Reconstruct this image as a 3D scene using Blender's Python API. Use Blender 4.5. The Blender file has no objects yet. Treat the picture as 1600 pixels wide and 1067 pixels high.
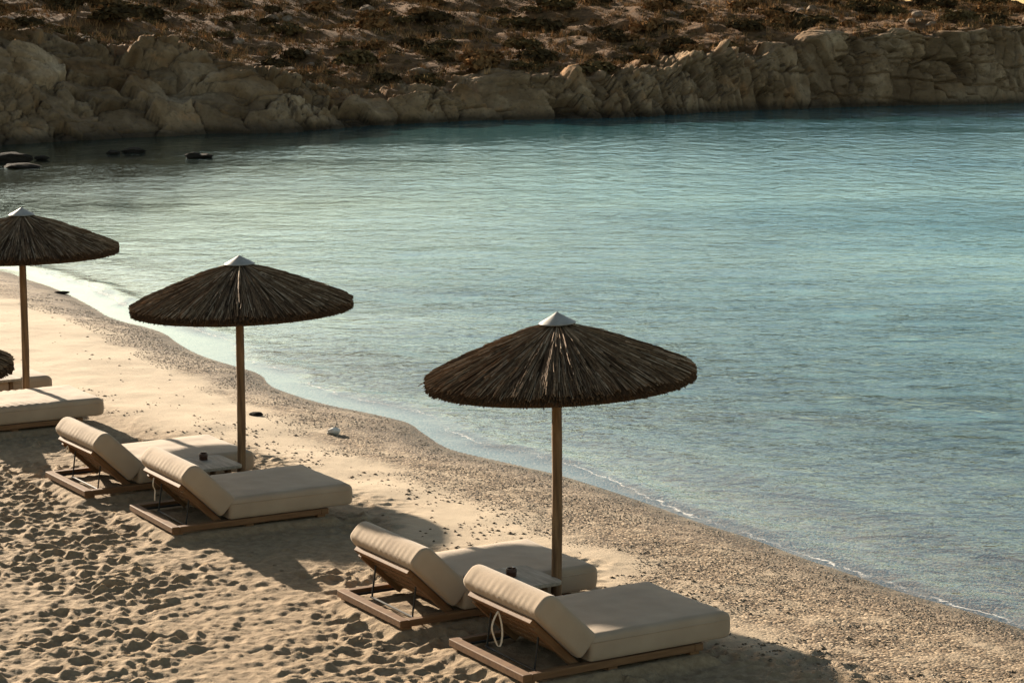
import bpy, bmesh, math, random
import numpy as np
from mathutils import Vector, Matrix
random.seed(7)
rng = np.random.default_rng(11)
R = math.radians
scn = bpy.context.scene
COL = scn.collection

# ------------------------------------------------------------------ camera, sky, sun, exposure
CAM_H, F_PX = 5.3, 3450.0                       # eye height over the lounger sand, focal length in photo pixels (1600 wide)
PITCH = math.atan(533.5 / F_PX)
cam_d = bpy.data.cameras.new('camera'); cam = bpy.data.objects.new('camera', cam_d); COL.objects.link(cam)
cam.location = (0, 0, CAM_H); cam.rotation_euler = (math.pi / 2 - PITCH, 0, 0)
cam_d.sensor_width = 36.0; cam_d.lens = F_PX / 1600 * 36.0
cam_d.dof.use_dof = True; cam_d.dof.focus_distance = 20.0; cam_d.dof.aperture_fstop = 11
cam_d.clip_start = 0.1; cam_d.clip_end = 6000
scn.camera = cam

SUN_AZ, SUN_EL = R(-34.5), R(16)                    # azimuth from +Y, negative = to the left
SUN = Vector((math.sin(SUN_AZ) * math.cos(SUN_EL), math.cos(SUN_AZ) * math.cos(SUN_EL), math.sin(SUN_EL)))
world = bpy.data.worlds.new('World'); scn.world = world; world.use_nodes = True
wn, wl = world.node_tree.nodes, world.node_tree.links
sky = wn.new('ShaderNodeTexSky'); sky.sky_type = 'NISHITA'; sky.sun_disc = False
sky.sun_elevation = SUN_EL; sky.sun_rotation = SUN_AZ
sky.air_density = 1.0; sky.dust_density = 0.9; sky.ozone_density = 1.5
tint = wn.new('ShaderNodeMix'); tint.data_type = 'RGBA'; tint.blend_type = 'MULTIPLY'
tint.inputs[0].default_value = 1.0
wl.new(sky.outputs[0], tint.inputs[6]); tint.inputs[7].default_value = (1.04, 0.91, 0.72, 1)
wl.new(tint.outputs[2], wn['Background'].inputs[0]); wn['Background'].inputs[1].default_value = 0.060
sun_d = bpy.data.lights.new('sun', 'SUN'); sun_d.energy = 5.0; sun_d.angle = R(0.55); sun_d.color = (1.0, 0.86, 0.68)
sun = bpy.data.objects.new('sun', sun_d); COL.objects.link(sun)
sun.rotation_euler = (-SUN).to_track_quat('-Z', 'Y').to_euler(); sun.location = (0, 0, 40)
scn.view_settings.view_transform = 'Standard'; scn.view_settings.look = 'None'
scn.view_settings.exposure = 1.72; scn.view_settings.gamma = 1.0
scn.cycles.use_denoising = True
scn.cycles.max_bounces = 6; scn.cycles.transparent_max_bounces = 8
scn.cycles.sample_clamp_indirect = 4.0

# ------------------------------------------------------------------ helpers
ZW = -0.35                                        # sea level; the lounger sand is z = 0
def at(px, py, z=0.0):
    """ground point at height z that stands where the photograph shows it"""
    d = ((px - 800) / F_PX, 1.0, -(py - 533.5) / F_PX)
    c, s = math.cos(PITCH), math.sin(PITCH)
    v = (d[0], c * d[1] + s * d[2], -s * d[1] + c * d[2])
    t = (z - CAM_H) / v[2]
    return np.array([v[0] * t, v[1] * t])

def hash2(ix, iy, k):
    h = (ix.astype(np.int64) * 374761393 + iy.astype(np.int64) * 668265263 + k * 1274126177) & 0x7fffffff
    h = ((h ^ (h >> 13)) * 1103515245 + 12345) & 0x7fffffff
    h = ((h ^ (h >> 15)) * 1274126177) & 0x7fffffff
    return (h ^ (h >> 11)) % 100003 / 100003.0
def vnoise(x, y, k=0):
    ix, iy = np.floor(x), np.floor(y); fx, fy = x - ix, y - iy
    fx = fx * fx * (3 - 2 * fx); fy = fy * fy * (3 - 2 * fy)
    a, b = hash2(ix, iy, k), hash2(ix + 1, iy, k); c, d = hash2(ix, iy + 1, k), hash2(ix + 1, iy + 1, k)
    return (a + (b - a) * fx) * (1 - fy) + (c + (d - c) * fx) * fy
def fbm(x, y, o=4, k=0, g=0.5):
    s = 0; a = 1; t = 0
    for i in range(o):
        s = s + a * vnoise(x * 2 ** i + 17.3 * i, y * 2 ** i - 9.1 * i, k + i); t += a; a *= g
    return s / t
def worley(x, y, k=0, sharp=0.0):
    """F1, F2 and a random number for the nearest cell"""
    ix, iy = np.floor(x), np.floor(y)
    f1 = np.full(x.shape, 9.0); f2 = np.full(x.shape, 9.0); cid = np.zeros(x.shape); cx = np.zeros(x.shape); cy = np.zeros(x.shape)
    for dx in (-1, 0, 1):
        for dy in (-1, 0, 1):
            jx, jy = ix + dx, iy + dy
            qx = jx + 0.1 + 0.8 * hash2(jx, jy, k); qy = jy + 0.1 + 0.8 * hash2(jx, jy, k + 5)
            ax, ay = np.abs(x - qx + .25 * (y - qy)), np.abs(y - qy); d = sharp * np.maximum(ax, ay) + (1 - sharp) * np.hypot(x - qx, y - qy); n = d < f1
            f2 = np.where(n, f1, np.minimum(f2, d)); f1 = np.where(n, d, f1)
            cid = np.where(n, hash2(jx, jy, k + 9), cid); cx = np.where(n, x - qx, cx); cy = np.where(n, y - qy, cy)
    return f1, f2, cid, cx, cy
def sstep(a, b, x):
    t = np.clip((x - a) / (b - a), 0, 1); return t * t * (3 - 2 * t)
def poly_sd(P, X, Y):
    """signed distance to a polyline, positive on its right-hand side when walked left to right"""
    best = np.full(X.shape, 1e18); sg = np.ones(X.shape)
    for (a, b) in zip(P[:-1], P[1:]):
        ex, ey = b - a; L2 = ex * ex + ey * ey
        t = np.clip(((X - a[0]) * ex + (Y - a[1]) * ey) / L2, 0, 1)
        dx, dy = X - a[0] - t * ex, Y - a[1] - t * ey; d2 = dx * dx + dy * dy
        cr = (X - a[0]) * ey - (Y - a[1]) * ex
        n = d2 < best - 1e-12; best = np.where(n, d2, best); sg = np.where(n, np.sign(cr), sg)
    return np.sqrt(best) * sg
def smooth_poly(P, n=3):
    P = np.array(P)
    for _ in range(n):
        Q = [P[0]]
        for a, b in zip(P[:-1], P[1:]): Q += [a * .75 + b * .25, a * .25 + b * .75]
        P = np.array(Q + [P[-1]])
    return P

def mesh_obj(name, verts, faces, mat, parent=None, smooth=False, attrs=None):
    me = bpy.data.meshes.new(name)
    if isinstance(verts, np.ndarray) and isinstance(faces, np.ndarray):
        nf, k = faces.shape
        me.vertices.add(len(verts)); me.vertices.foreach_set('co', verts.astype(np.float32).ravel())
        me.loops.add(nf * k); me.loops.foreach_set('vertex_index', faces.astype(np.int32).ravel())
        me.polygons.add(nf); me.polygons.foreach_set('loop_start', np.arange(0, nf * k, k, dtype=np.int32))
        me.update(calc_edges=True)
    else:
        me.from_pydata([tuple(v) for v in verts], [], faces); me.update()
    if attrs:
        for kx, a in attrs.items():
            at_ = me.attributes.new(kx, 'FLOAT', 'POINT'); at_.data.foreach_set('value', np.asarray(a, dtype=np.float32).ravel())
    if smooth: me.polygons.foreach_set('use_smooth', np.ones(len(me.polygons), dtype=bool))
    me.materials.append(mat)
    o = bpy.data.objects.new(name, me); COL.objects.link(o)
    if parent: o.parent = parent
    return o
def grid_faces(nx, ny):
    i = np.arange(nx * ny).reshape(ny, nx)
    return np.stack([i[:-1, :-1], i[:-1, 1:], i[1:, 1:], i[1:, :-1]], -1).reshape(-1, 4)
def empty(name, loc, rz=0):
    o = bpy.data.objects.new(name, None); COL.objects.link(o); o.location = loc; o.rotation_euler = (0, 0, rz)
    o.empty_display_size = 0.2; return o
def tag(o, label=None, cat=None, group=None, kind=None):
    if label: o['label'] = label
    if cat: o['category'] = cat
    if group: o['group'] = group
    if kind: o['kind'] = kind
    return o
def copy_tree(o, parent=None):
    c = o.copy(); COL.objects.link(c); c.parent = parent
    for ch in list(o.children): copy_tree(ch, c)
    return c
class MB:
    """collects shapes into one mesh"""
    def __init__(s): s.v = []; s.f = []
    def add(s, v, f):
        n = len(s.v); s.v += [tuple(p) for p in v]; s.f += [tuple(i + n for i in q) for q in f]; return s
    def box(s, c, d, rot=None, bev=0.004):
        bm = bmesh.new(); bmesh.ops.create_cube(bm, size=1)
        bmesh.ops.scale(bm, vec=d, verts=bm.verts)
        if bev: bmesh.ops.bevel(bm, geom=bm.edges[:], offset=bev, segments=1, affect='EDGES')
        M = Matrix.Translation(c) @ (rot.to_4x4() if rot else Matrix.Identity(4))
        bmesh.ops.transform(bm, matrix=M, verts=bm.verts); bm.verts.index_update()
        s.add([v.co[:] for v in bm.verts], [[v.index for v in f.verts] for f in bm.faces]); bm.free(); return s
    def tube(s, pts, rad, n=8, cap=True):
        pts = [Vector(p) for p in pts]; rad = rad if isinstance(rad, (list, tuple)) else [rad] * len(pts)
        vs = []; fs = []
        for i, p in enumerate(pts):
            t = (pts[min(i + 1, len(pts) - 1)] - pts[max(i - 1, 0)]).normalized()
            a = t.orthogonal().normalized() if i == 0 else (a - t * a.dot(t)).normalized()
            b = t.cross(a)
            for k in range(n):
                w = 2 * math.pi * k / n; vs.append(p + (a * math.cos(w) + b * math.sin(w)) * rad[i])
        for i in range(len(pts) - 1):
            for k in range(n):
                fs.append((i * n + k, i * n + (k + 1) % n, (i + 1) * n + (k + 1) % n, (i + 1) * n + k))
        if cap: fs.append(tuple(range(n - 1, -1, -1))); fs.append(tuple(range((len(pts) - 1) * n, len(pts) * n)))
        return s.add(vs, fs)
    def lathe(s, prof, n=24):
        vs = []; fs = []
        for (r, z) in prof:
            for k in range(n): w = 2 * math.pi * k / n; vs.append((r * math.cos(w), r * math.sin(w), z))
        for i in range(len(prof) - 1):
            for k in range(n): fs.append((i * n + k, i * n + (k + 1) % n, (i + 1) * n + (k + 1) % n, (i + 1) * n + k))
        return s.add(vs, fs)
    def build(s, name, mat, parent=None, smooth=False):
        return mesh_obj(name, s.v, s.f, mat, parent, smooth)

# ------------------------------------------------------------------ materials
class NT:
    def __init__(s, name):
        s.m = bpy.data.materials.new(name); s.m.use_nodes = True
        s.t = s.m.node_tree; s.n = s.t.nodes; s.n.clear()
        s.out = s.n.new('ShaderNodeOutputMaterial')
    def new(s, t, **kw):
        n = s.n.new('ShaderNode' + t)
        for k, v in kw.items(): setattr(n, k, v)
        return n
    def put(s, sock, v):
        if isinstance(v, bpy.types.NodeSocket): s.t.links.new(v, sock)
        elif isinstance(v, tuple) and len(v) == 3 and sock.type == 'RGBA': sock.default_value = (*v, 1)
        else: sock.default_value = v
    def coord(s, scale=(1, 1, 1), kind='Object', rot=(0, 0, 0)):
        m = s.new('Mapping'); s.put(m.inputs[0], s.new('TexCoord').outputs[kind])
        m.inputs[3].default_value = scale; m.inputs[2].default_value = rot; return m.outputs[0]
    def noise(s, vec, scale, detail=3, rough=0.55, dist=0):
        n = s.new('TexNoise'); s.put(n.inputs['Vector'], vec); n.inputs['Scale'].default_value = scale
        n.inputs['Detail'].default_value = detail; n.inputs['Roughness'].default_value = rough; n.inputs['Distortion'].default_value = dist
        return n.outputs[0]
    def voro(s, vec, scale, feature='F1', out=0):
        n = s.new('TexVoronoi', feature=feature); s.put(n.inputs['Vector'], vec); n.inputs['Scale'].default_value = scale
        return n.outputs[out]
    def ramp(s, fac, stops, interp='LINEAR'):
        r = s.new('ValToRGB'); s.put(r.inputs[0], fac); e = r.color_ramp.elements; r.color_ramp.interpolation = interp
        while len(e) < len(stops): e.new(0.5)
        for el, (p, c) in zip(e, stops):
            el.position = p; el.color = (*c, 1) if isinstance(c, tuple) else (c, c, c, 1)
        return r.outputs[0]
    def mix(s, fac, a, b, blend='MIX'):
        n = s.new('Mix', data_type='RGBA', blend_type=blend)
        s.put(n.inputs[0], fac); s.put(n.inputs[6], a); s.put(n.inputs[7], b); return n.outputs[2]
    def math(s, op, a, b=0.0, clamp=False):
        n = s.new('Math', operation=op, use_clamp=clamp); s.put(n.inputs[0], a); s.put(n.inputs[1], b); return n.outputs[0]
    def mapr(s, v, a, b, c=0.0, d=1.0):
        n = s.new('MapRange'); s.put(n.inputs[0], v)
        for i, q in enumerate((a, b, c, d)): n.inputs[i + 1].default_value = q
        return n.outputs[0]
    def attr(s, name, out='Fac'):
        a = s.new('Attribute', attribute_name=name); return a.outputs[out]
    def bump(s, h, strength=0.5, dist=0.01, normal=None):
        b = s.new('Bump'); s.put(b.inputs['Height'], h); s.put(b.inputs['Strength'], strength); b.inputs['Distance'].default_value = dist
        if normal is not None: s.put(b.inputs['Normal'], normal)
        return b.outputs[0]
    def principled(s, col, rough=0.8, normal=None, spec=0.3, **kw):
        p = s.new('BsdfPrincipled'); s.put(p.inputs['Base Color'], col); s.put(p.inputs['Roughness'], rough)
        p.inputs['Specular IOR Level'].default_value = spec if not isinstance(spec, bpy.types.NodeSocket) else 0.3
        if isinstance(spec, bpy.types.NodeSocket): s.put(p.inputs['Specular IOR Level'], spec)
        if normal is not None: s.put(p.inputs['Normal'], normal)
        for k, v in kw.items(): s.put(p.inputs[k], v)
        s.t.links.new(p.outputs[0], s.out.inputs[0]); return s.m

def m_sand():
    t = NT('sand'); c = t.coord()
    tr, pb, sd = t.attr('trampled'), t.attr('pebble'), t.attr('shore')
    n1 = t.noise(c, 1.1, 4); n2 = t.noise(c, 14, 4); n3 = t.noise(c, 120, 2)
    smooth = t.ramp(n1, [(0.3, (0.40, 0.308, 0.208)), (0.7, (0.47, 0.37, 0.255))])
    rough = t.ramp(n2, [(0.3, (0.21, 0.141, 0.078)), (0.7, (0.315, 0.225, 0.132))])
    base = t.mix(tr, smooth, rough)
    gv = t.voro(c, 38, 'F1', 1)
    gs = t.new('SeparateColor'); t.put(gs.inputs[0], gv)
    gcol = t.ramp(gs.outputs[0], [(0.0, (0.045, 0.030, 0.017)), (0.4, (0.12, 0.078, 0.043)), (0.75, (0.24, 0.165, 0.097)), (1.0, (0.44, 0.34, 0.23))])
    pm = t.math('MULTIPLY', pb, t.mapr(t.noise(c, 2.2, 4, .65), 0.25, 0.52), clamp=True)
    base = t.mix(pm, base, gcol)
    spk = t.mapr(n3, 0.58, 0.66); spk = t.math('MULTIPLY', spk, t.mapr(t.noise(c, 1.7, 3), .42, .62), clamp=True)
    base = t.mix(t.math('MULTIPLY', spk, 0.55), base, (0.10, 0.075, 0.05))
    wobble = t.math('ADD', sd, t.mapr(t.noise(c, 0.9, 3), 0, 1, -0.25, 0.25))
    wet = t.mapr(wobble, 1.2, 0.2)
    base = t.mix(wet, base, t.mix(1.0, base, (0.60, 0.56, 0.52), 'MULTIPLY'))
    bed = t.math('MULTIPLY', t.mapr(sd, -2.0, -6.0), t.mapr(t.noise(t.coord((.5, 1, 1)), 0.28, 5, .6), 0.42, 0.60), clamp=True)
    base = t.mix(t.math('MULTIPLY', bed, 0.85), base, (0.05, 0.05, 0.03))
    rgh = t.mix(wet, (0.92,) * 3, (0.42,) * 3)
    h = t.math('ADD', t.math('ADD', t.math('MULTIPLY', t.noise(c, 55, 5, .7), 0.5), t.math('MULTIPLY', t.math('MULTIPLY', t.noise(c, 19, 5, .7), 1.5), tr)), t.math('MULTIPLY', t.math('MULTIPLY', t.voro(c, 38), -1.2), pm))
    nrm = t.bump(h, 0.75, 0.016)
    return t.principled(base, rgh, nrm, spec=0.25)
def m_water():
    t = NT('sea_water'); c = t.coord()
    dep, sd = t.attr('depth'), t.attr('shore')
    off = t.math('MULTIPLY', sd, -1.0)
    # ripples
    cr = t.coord((0.8, 1.0, 1.0), rot=(0, 0, R(-9)))
    w1 = t.noise(cr, 1.5, 4, 0.55, 0.5)
    w2 = t.noise(t.coord((0.9, 1, 1), rot=(0, 0, R(14))), 4.6, 3, 0.6, 0.4)
    w3 = t.noise(t.coord((0.6, 1, 1), rot=(0, 0, R(-20))), 0.45, 2, 0.5)
    gust = t.mapr(t.noise(t.coord((0.35, 1, 1), rot=(0, 0, R(8))), 0.12, 3), 0.3, 0.7, 0.4, 1.5)
    h = t.math('ADD', t.math('ADD', t.math('MULTIPLY', w1, 0.10), t.math('MULTIPLY', w2, 0.055)), t.math('MULTIPLY', w3, 0.08))
    w4 = t.noise(t.coord((1.5, 0.75, 1.0), rot=(0, 0, R(6))), 1.0, 2, 0.5, 0.4)
    h = t.math('ADD', h, t.math('MULTIPLY', w4, t.mapr(off, 8.0, 40.0, 0.0, 0.30)))
    near = t.math('MULTIPLY', t.mapr(t.attr('swash'), -0.15, 0.35, 0.03, 1.0), t.math('ADD', 1.0, t.math('ADD', t.mapr(off, 1.0, 7.0, 0.35, 0.6), t.mapr(off, 9.0, 45.0, 0.0, -0.75))))
    stg = t.math('MULTIPLY', t.math('MULTIPLY', t.math('MULTIPLY', near, gust), 0.55), t.mapr(t.attr('lee'), 0.0, 1.0, 1.0, 0.26))
    b = t.new('Bump'); t.put(b.inputs['Height'], h); t.put(b.inputs['Strength'], stg); b.inputs['Distance'].default_value = 1.0
    nrm = b.outputs[0]
    lw = t.new('LayerWeight'); lw.inputs[0].default_value = 0.5; b2 = t.new('Bump'); t.put(b2.inputs['Height'], h); t.put(b2.inputs['Strength'], t.math('MULTIPLY', stg, 0.5)); b2.inputs['Distance'].default_value = 1.0; t.put(lw.inputs[1], b2.outputs[0]); fres = t.math('ADD', 0.02, t.math('MULTIPLY', t.math('POWER', lw.outputs[1], 5.0), 0.98), clamp=True)
    gl = t.new('BsdfGlossy'); t.put(gl.inputs['Color'], (0.80, 1.0, 1.10)); gl.inputs['Roughness'].default_value = 0.07; t.put(gl.inputs['Normal'], nrm)
    # web of focused sunlight, painted into the water's see-through colour
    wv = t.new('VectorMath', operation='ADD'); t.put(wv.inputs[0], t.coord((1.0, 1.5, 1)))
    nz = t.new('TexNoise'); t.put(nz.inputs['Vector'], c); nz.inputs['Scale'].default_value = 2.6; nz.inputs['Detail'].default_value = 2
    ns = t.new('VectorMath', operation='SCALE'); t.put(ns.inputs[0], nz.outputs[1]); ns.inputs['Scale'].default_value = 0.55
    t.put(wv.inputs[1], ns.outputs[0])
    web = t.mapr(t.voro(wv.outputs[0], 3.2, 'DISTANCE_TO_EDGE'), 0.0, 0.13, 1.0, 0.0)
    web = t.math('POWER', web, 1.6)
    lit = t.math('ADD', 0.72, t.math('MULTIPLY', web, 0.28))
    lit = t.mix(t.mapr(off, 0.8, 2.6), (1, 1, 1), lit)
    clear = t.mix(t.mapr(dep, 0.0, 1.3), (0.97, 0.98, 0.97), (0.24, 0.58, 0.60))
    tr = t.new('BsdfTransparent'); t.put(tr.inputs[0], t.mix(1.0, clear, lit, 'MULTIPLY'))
    df = t.new('BsdfDiffuse'); t.put(df.inputs[0], t.mix(t.attr('dark_reflection'), (0.040, 0.145, 0.165), (0.018, 0.018, 0.009)))  # darker body colour painted in for the headland's reflection
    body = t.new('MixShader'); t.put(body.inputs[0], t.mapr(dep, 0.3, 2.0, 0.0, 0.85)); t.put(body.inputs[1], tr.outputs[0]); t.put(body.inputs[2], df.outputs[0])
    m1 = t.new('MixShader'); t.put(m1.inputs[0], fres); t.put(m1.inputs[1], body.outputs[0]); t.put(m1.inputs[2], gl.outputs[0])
    # foam: a broken line where the wavelets run out, thicker on the small breakers
    fl = t.math('ADD', t.attr('swash'), t.mapr(t.noise(c, 5, 3), 0, 1, -0.14, 0.14))
    br = t.attr('breaker')
    wid = t.math('ADD', 0.028, t.math('MULTIPLY', br, 0.08))
    line = t.math('SUBTRACT', 1.0, t.math('DIVIDE', t.math('ABSOLUTE', t.math('SUBTRACT', fl, 0.0)), wid), clamp=True)
    foamn = t.mapr(t.noise(c, 22, 4, .7), 0.40, 0.56)
    gaps = t.math('ADD', t.mapr(t.noise(c, 1.1, 3), 0.40, 0.58), t.math('MULTIPLY', br, 0.7), clamp=True)
    foam = t.math('MULTIPLY', t.math('MULTIPLY', line, foamn, clamp=True), gaps, clamp=True)
    foam = t.math('MULTIPLY', foam, 1.1, clamp=True)
    fo = t.new('BsdfDiffuse'); t.put(fo.inputs[0], (0.66, 0.64, 0.60))
    m2 = t.new('MixShader'); t.put(m2.inputs[0], foam); t.put(m2.inputs[1], m1.outputs[0]); t.put(m2.inputs[2], fo.outputs[0])
    t.t.links.new(m2.outputs[0], t.out.inputs[0]); return t.m
def m_hill():
    t = NT('hill_rock_and_soil'); c = t.coord()
    veg, ht = t.attr('soil'), t.attr('height')
    n1 = t.noise(c, 0.35, 5, .6); n2 = t.noise(c, 2.5, 5, .65)
    rock = t.ramp(n1, [(0.28, (0.12, 0.072, 0.036)), (0.5, (0.24, 0.16, 0.092)), (0.72, (0.40, 0.295, 0.19))])
    rock = t.mix(t.mapr(n2, 0.35, 0.65, 0, 0.6), rock, (0.14, 0.09, 0.05))
    iron = t.mapr(t.noise(c, 0.8, 3), 0.58, 0.72, 0, 0.6); rock = t.mix(iron, rock, (0.30, 0.165, 0.075))
    soil = t.ramp(n2, [(0.3, (0.05, 0.030, 0.014)), (0.55, (0.15, 0.079, 0.034)), (0.75, (0.25, 0.14, 0.065))])
    rock = t.mix(1.0, rock, t.ramp(t.attr('block'), [(0.0, (0.48, 0.44, 0.40)), (0.5, (0.95, 0.93, 0.90)), (1.0, (1.45, 1.42, 1.38))]), 'MULTIPLY')
    lichen = t.mapr(t.noise(c, 6, 3), 0.56, 0.68, 0, 0.5); rock = t.mix(lichen, rock, (0.075, 0.058, 0.038))
    col = t.mix(veg, rock, soil)
    tide = t.mapr(t.math('ADD', ht, t.mapr(n2, 0, 1, -0.3, 0.3)), 0.5, 0.12); col = t.mix(t.math('MULTIPLY', tide, 0.85), col, (0.035, 0.026, 0.017))
    nrm = t.bump(t.noise(c, 6, 6, .75), 0.8, 0.10)
    return t.principled(col, 0.95, nrm, spec=0.1)
def m_plain(name, stops, scale=(1, 1, 1), ns=8, rough=0.8, bump=0.3, bdist=0.004, spec=0.3, bs=None, kind='Object', dist=0.0):
    t = NT(name); c = t.coord(scale, kind); n = t.noise(c, ns, 5, .6, dist)
    nrm = t.bump(t.noise(c, bs or ns * 3, 4, .6), bump, bdist)
    return t.principled(t.ramp(n, stops), rough, nrm, spec)
def m_thatch():
    t = NT('dry_reed'); tn = t.attr('tone'); c = t.coord()
    col = t.ramp(tn, [(0.0, (0.04, 0.022, 0.011)), (0.5, (0.17, 0.10, 0.052)), (0.85, (0.33, 0.22, 0.13)), (1.0, (0.48, 0.36, 0.24))])
    col = t.mix(t.mapr(t.noise(c, 30, 3), .35, .65, 0, .5), col, (0.05, 0.034, 0.022))
    return t.principled(col, 0.85, None, 0.12)
def m_fabric():
    t = NT('canvas_fabric'); c = t.coord()
    w = t.new('TexWave', wave_type='BANDS', bands_direction='DIAGONAL'); t.put(w.inputs[0], c); w.inputs['Scale'].default_value = 90
    col = t.ramp(t.noise(c, 3.0, 4), [(0.3, (0.30, 0.218, 0.145)), (0.7, (0.355, 0.265, 0.18))])
    h = t.math('ADD', t.math('MULTIPLY', t.noise(c, 380, 2), 0.25), t.noise(c, 7, 3))
    return t.principled(col, 0.9, t.bump(h, 0.35, 0.006), 0.15, **{'Sheen Weight': 0.15})
SAND, WATER, HILL, REED, FABRIC = m_sand(), m_water(), m_hill(), m_thatch(), m_fabric()
TEAK = m_plain('teak', [(0.3, (0.105, 0.048, 0.018)), (0.7, (0.20, 0.105, 0.045))], (1, 9, 9), 3, 0.75, .25, .002)
POLEWOOD = m_plain('pole_wood', [(0.3, (0.07, 0.036, 0.015)), (0.55, (0.16, 0.088, 0.038)), (0.75, (0.25, 0.15, 0.075))], (12, 12, 1), 2.2, 0.7, .5, .004, dist=.6)
GREYWOOD = m_plain('weathered_wood', [(0.3, (0.17, 0.135, 0.10)), (0.55, (0.30, 0.25, 0.19)), (0.75, (0.40, 0.35, 0.28))], (9, 1.2, 9), 2.5, 0.7, .4, .003)
METALCAP = m_plain('painted_metal', [(0.3, (0.22, 0.205, 0.18)), (0.7, (0.31, 0.29, 0.258))], ns=12, rough=0.5, bump=.1)
BLACK = m_plain('black_metal', [(0.3, (0.012, 0.011, 0.010)), (0.7, (0.03, 0.026, 0.022))], ns=20, rough=0.45, bump=.1)
STRAP = m_plain('webbing', [(0.3, (0.50, 0.42, 0.31)), (0.7, (0.60, 0.51, 0.40))], ns=60, rough=0.9)
CUP = m_plain('dark_clay', [(0.3, (0.035, 0.015, 0.010)), (0.7, (0.07, 0.032, 0.02))], ns=30, rough=0.35, bump=.15)
STONE_D = m_plain('dark_stone', [(0.3, (0.012, 0.009, 0.007)), (0.7, (0.032, 0.025, 0.018))], ns=9, rough=0.95, bump=.6, bdist=.03, spec=.08)
STONE_W = m_plain('white_stone', [(0.3, (0.55, 0.50, 0.43)), (0.7, (0.72, 0.67, 0.60))], ns=9, rough=0.8, bump=.5, bdist=.01)
ROCK = m_plain('hill_boulder', [(0.3, (0.10, 0.066, 0.04)), (0.5, (0.18, 0.125, 0.08)), (0.7, (0.27, 0.21, 0.15))], ns=1.6, rough=0.95, bump=.8, bdist=.06, bs=7, spec=.1)
GRAVEL = m_plain('gravel', [(0.35, (0.08, 0.06, 0.04)), (0.5, (0.27, 0.205, 0.14)), (0.65, (0.50, 0.42, 0.32))], ns=31, rough=0.85, spec=.2)
WEED = m_plain('dry_seaweed', [(0.35, (0.05, 0.034, 0.02)), (0.65, (0.22, 0.16, 0.10))], ns=14, rough=0.9, spec=.1)
def m_leaf(name, a, b):
    t = NT(name); col = t.ramp(t.attr('tone'), [(0.0, a), (1.0, b)])
    return t.principled(col, 0.95, None, 0.0)
SHRUB_MATS = [m_leaf('shrub_olive', (0.05, 0.036, 0.016), (0.14, 0.095, 0.043)), m_leaf('shrub_brown', (0.09, 0.05, 0.022), (0.24, 0.13, 0.055)), m_leaf('shrub_dark', (0.030, 0.021, 0.011), (0.085, 0.058, 0.028))]
GRASS = m_leaf('dry_grass', (0.15, 0.080, 0.034), (0.36, 0.215, 0.10))
TWIG = m_plain('twig', [(0.3, (0.06, 0.04, 0.025)), (0.7, (0.11, 0.075, 0.045))], ns=10)

# ------------------------------------------------------------------ ground sheet: beach running down into the seabed
WL = [(-1500, 352), (-700, 372), (-300, 392), (0, 421), (39, 437), (84, 450), (147, 482), (168, 498), (252, 517), (278, 538), (311, 556), (357, 570), (408, 584), (418, 602), (443, 613),
      (508, 633), (562, 643), (607, 653), (640, 661), (660, 677), (692, 699), (721, 708), (802, 726), (861, 739), (900, 750), (975, 774), (1036, 794), (1100, 818), (1178, 841),
      (1256, 872), (1325, 894), (1412, 926), (1506, 952), (1600, 982), (1800, 1050), (2300, 1200), (4000, 1700)]
WLP = smooth_poly([at(x, y, ZW) for x, y in WL], 2)
PEB = [(-900, 400), (-300, 425), (0, 455), (100, 482), (200, 535), (300, 590), (400, 632), (500, 690), (600, 728), (700, 768), (800, 803), (900, 850), (1000, 905), (1080, 950), (1150, 985), (1230, 1030), (1330, 1085), (1600, 1250), (2600, 1700)]
PEBP = smooth_poly([at(x, y) for x, y in PEB], 2)
TRA = [(-900, 560), (-300, 590), (0, 612), (165, 632), (240, 662), (330, 672), (430, 700), (500, 748), (560, 766), (640, 790), (720, 838), (790, 860), (950, 886), (1020, 935), (1150, 1006), (1270, 1022), (1420, 1040), (1600, 1055), (2600, 1150)]
TRAP = smooth_poly([at(x, y) for x, y in TRA], 2)
def lines2(cuts, lo, hi, grow=1.2):
    L = []
    for (a, b, st) in cuts: L += list(np.linspace(a, b, max(2, int(round((b - a) / st)) + 1))[:-1])
    L.append(cuts[-1][1]); d = cuts[0][2]; x = L[0]; A = []
    while x > lo: d *= grow; x -= d; A.append(x)
    d = cuts[-1][2]; x = L[-1]; B = []
    while x < hi: d *= grow; x += d; B.append(x)
    return np.array(A[::-1] + L + B)
def lines(a, b, step, lo, hi, grow=1.25):
    core = list(np.arange(a, b, step)); L = []; d = step; x = a
    while x > lo: d *= grow; x -= d; L.append(x)
    Rr = []; d = step; x = core[-1]
    while x < hi: d *= grow; x += d; Rr.append(x)
    return np.array(L[::-1] + core + Rr)
def beach_base(X, Y):
    s = poly_sd(WLP, X, Y)
    o = -s
    z = np.where(s > 0, ZW + 0.35 * (1 - np.exp(-s / 1.7)), ZW - 0.022 * np.minimum(o, 1.1) - 0.068 * np.clip(o - 1.1, 0, 16) - 0.16 * np.clip(o - 17, 0, 14))
    return s, z
LOUNGE = []                                        # filled below: (centre x, centre y, yaw)
YAW = R(31)
W_L, L_L = 1.18, 1.72
def lounger_origin(A, B):
    a, b = at(*A, 0.12), at(*B, 0.12); m = (a + b) / 2
    return m + 0.5 * L_L * np.array([math.cos(YAW), math.sin(YAW)])
L1 = lounger_origin((695, 998), (824, 1056)); L2 = lounger_origin((533, 921), (618, 972))
L3 = lounger_origin((187, 792), (265, 825)); L4 = lounger_origin((72, 738), (129, 766))
ux, uy = np.array([math.cos(YAW), math.sin(YAW)]), np.array([-math.sin(YAW), math.cos(YAW)])
L5 = at(157, 650, 0.12) - ux * (1.95 - L_L / 2) + uy * W_L / 2
L6 = L5 + uy * 1.93
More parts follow.
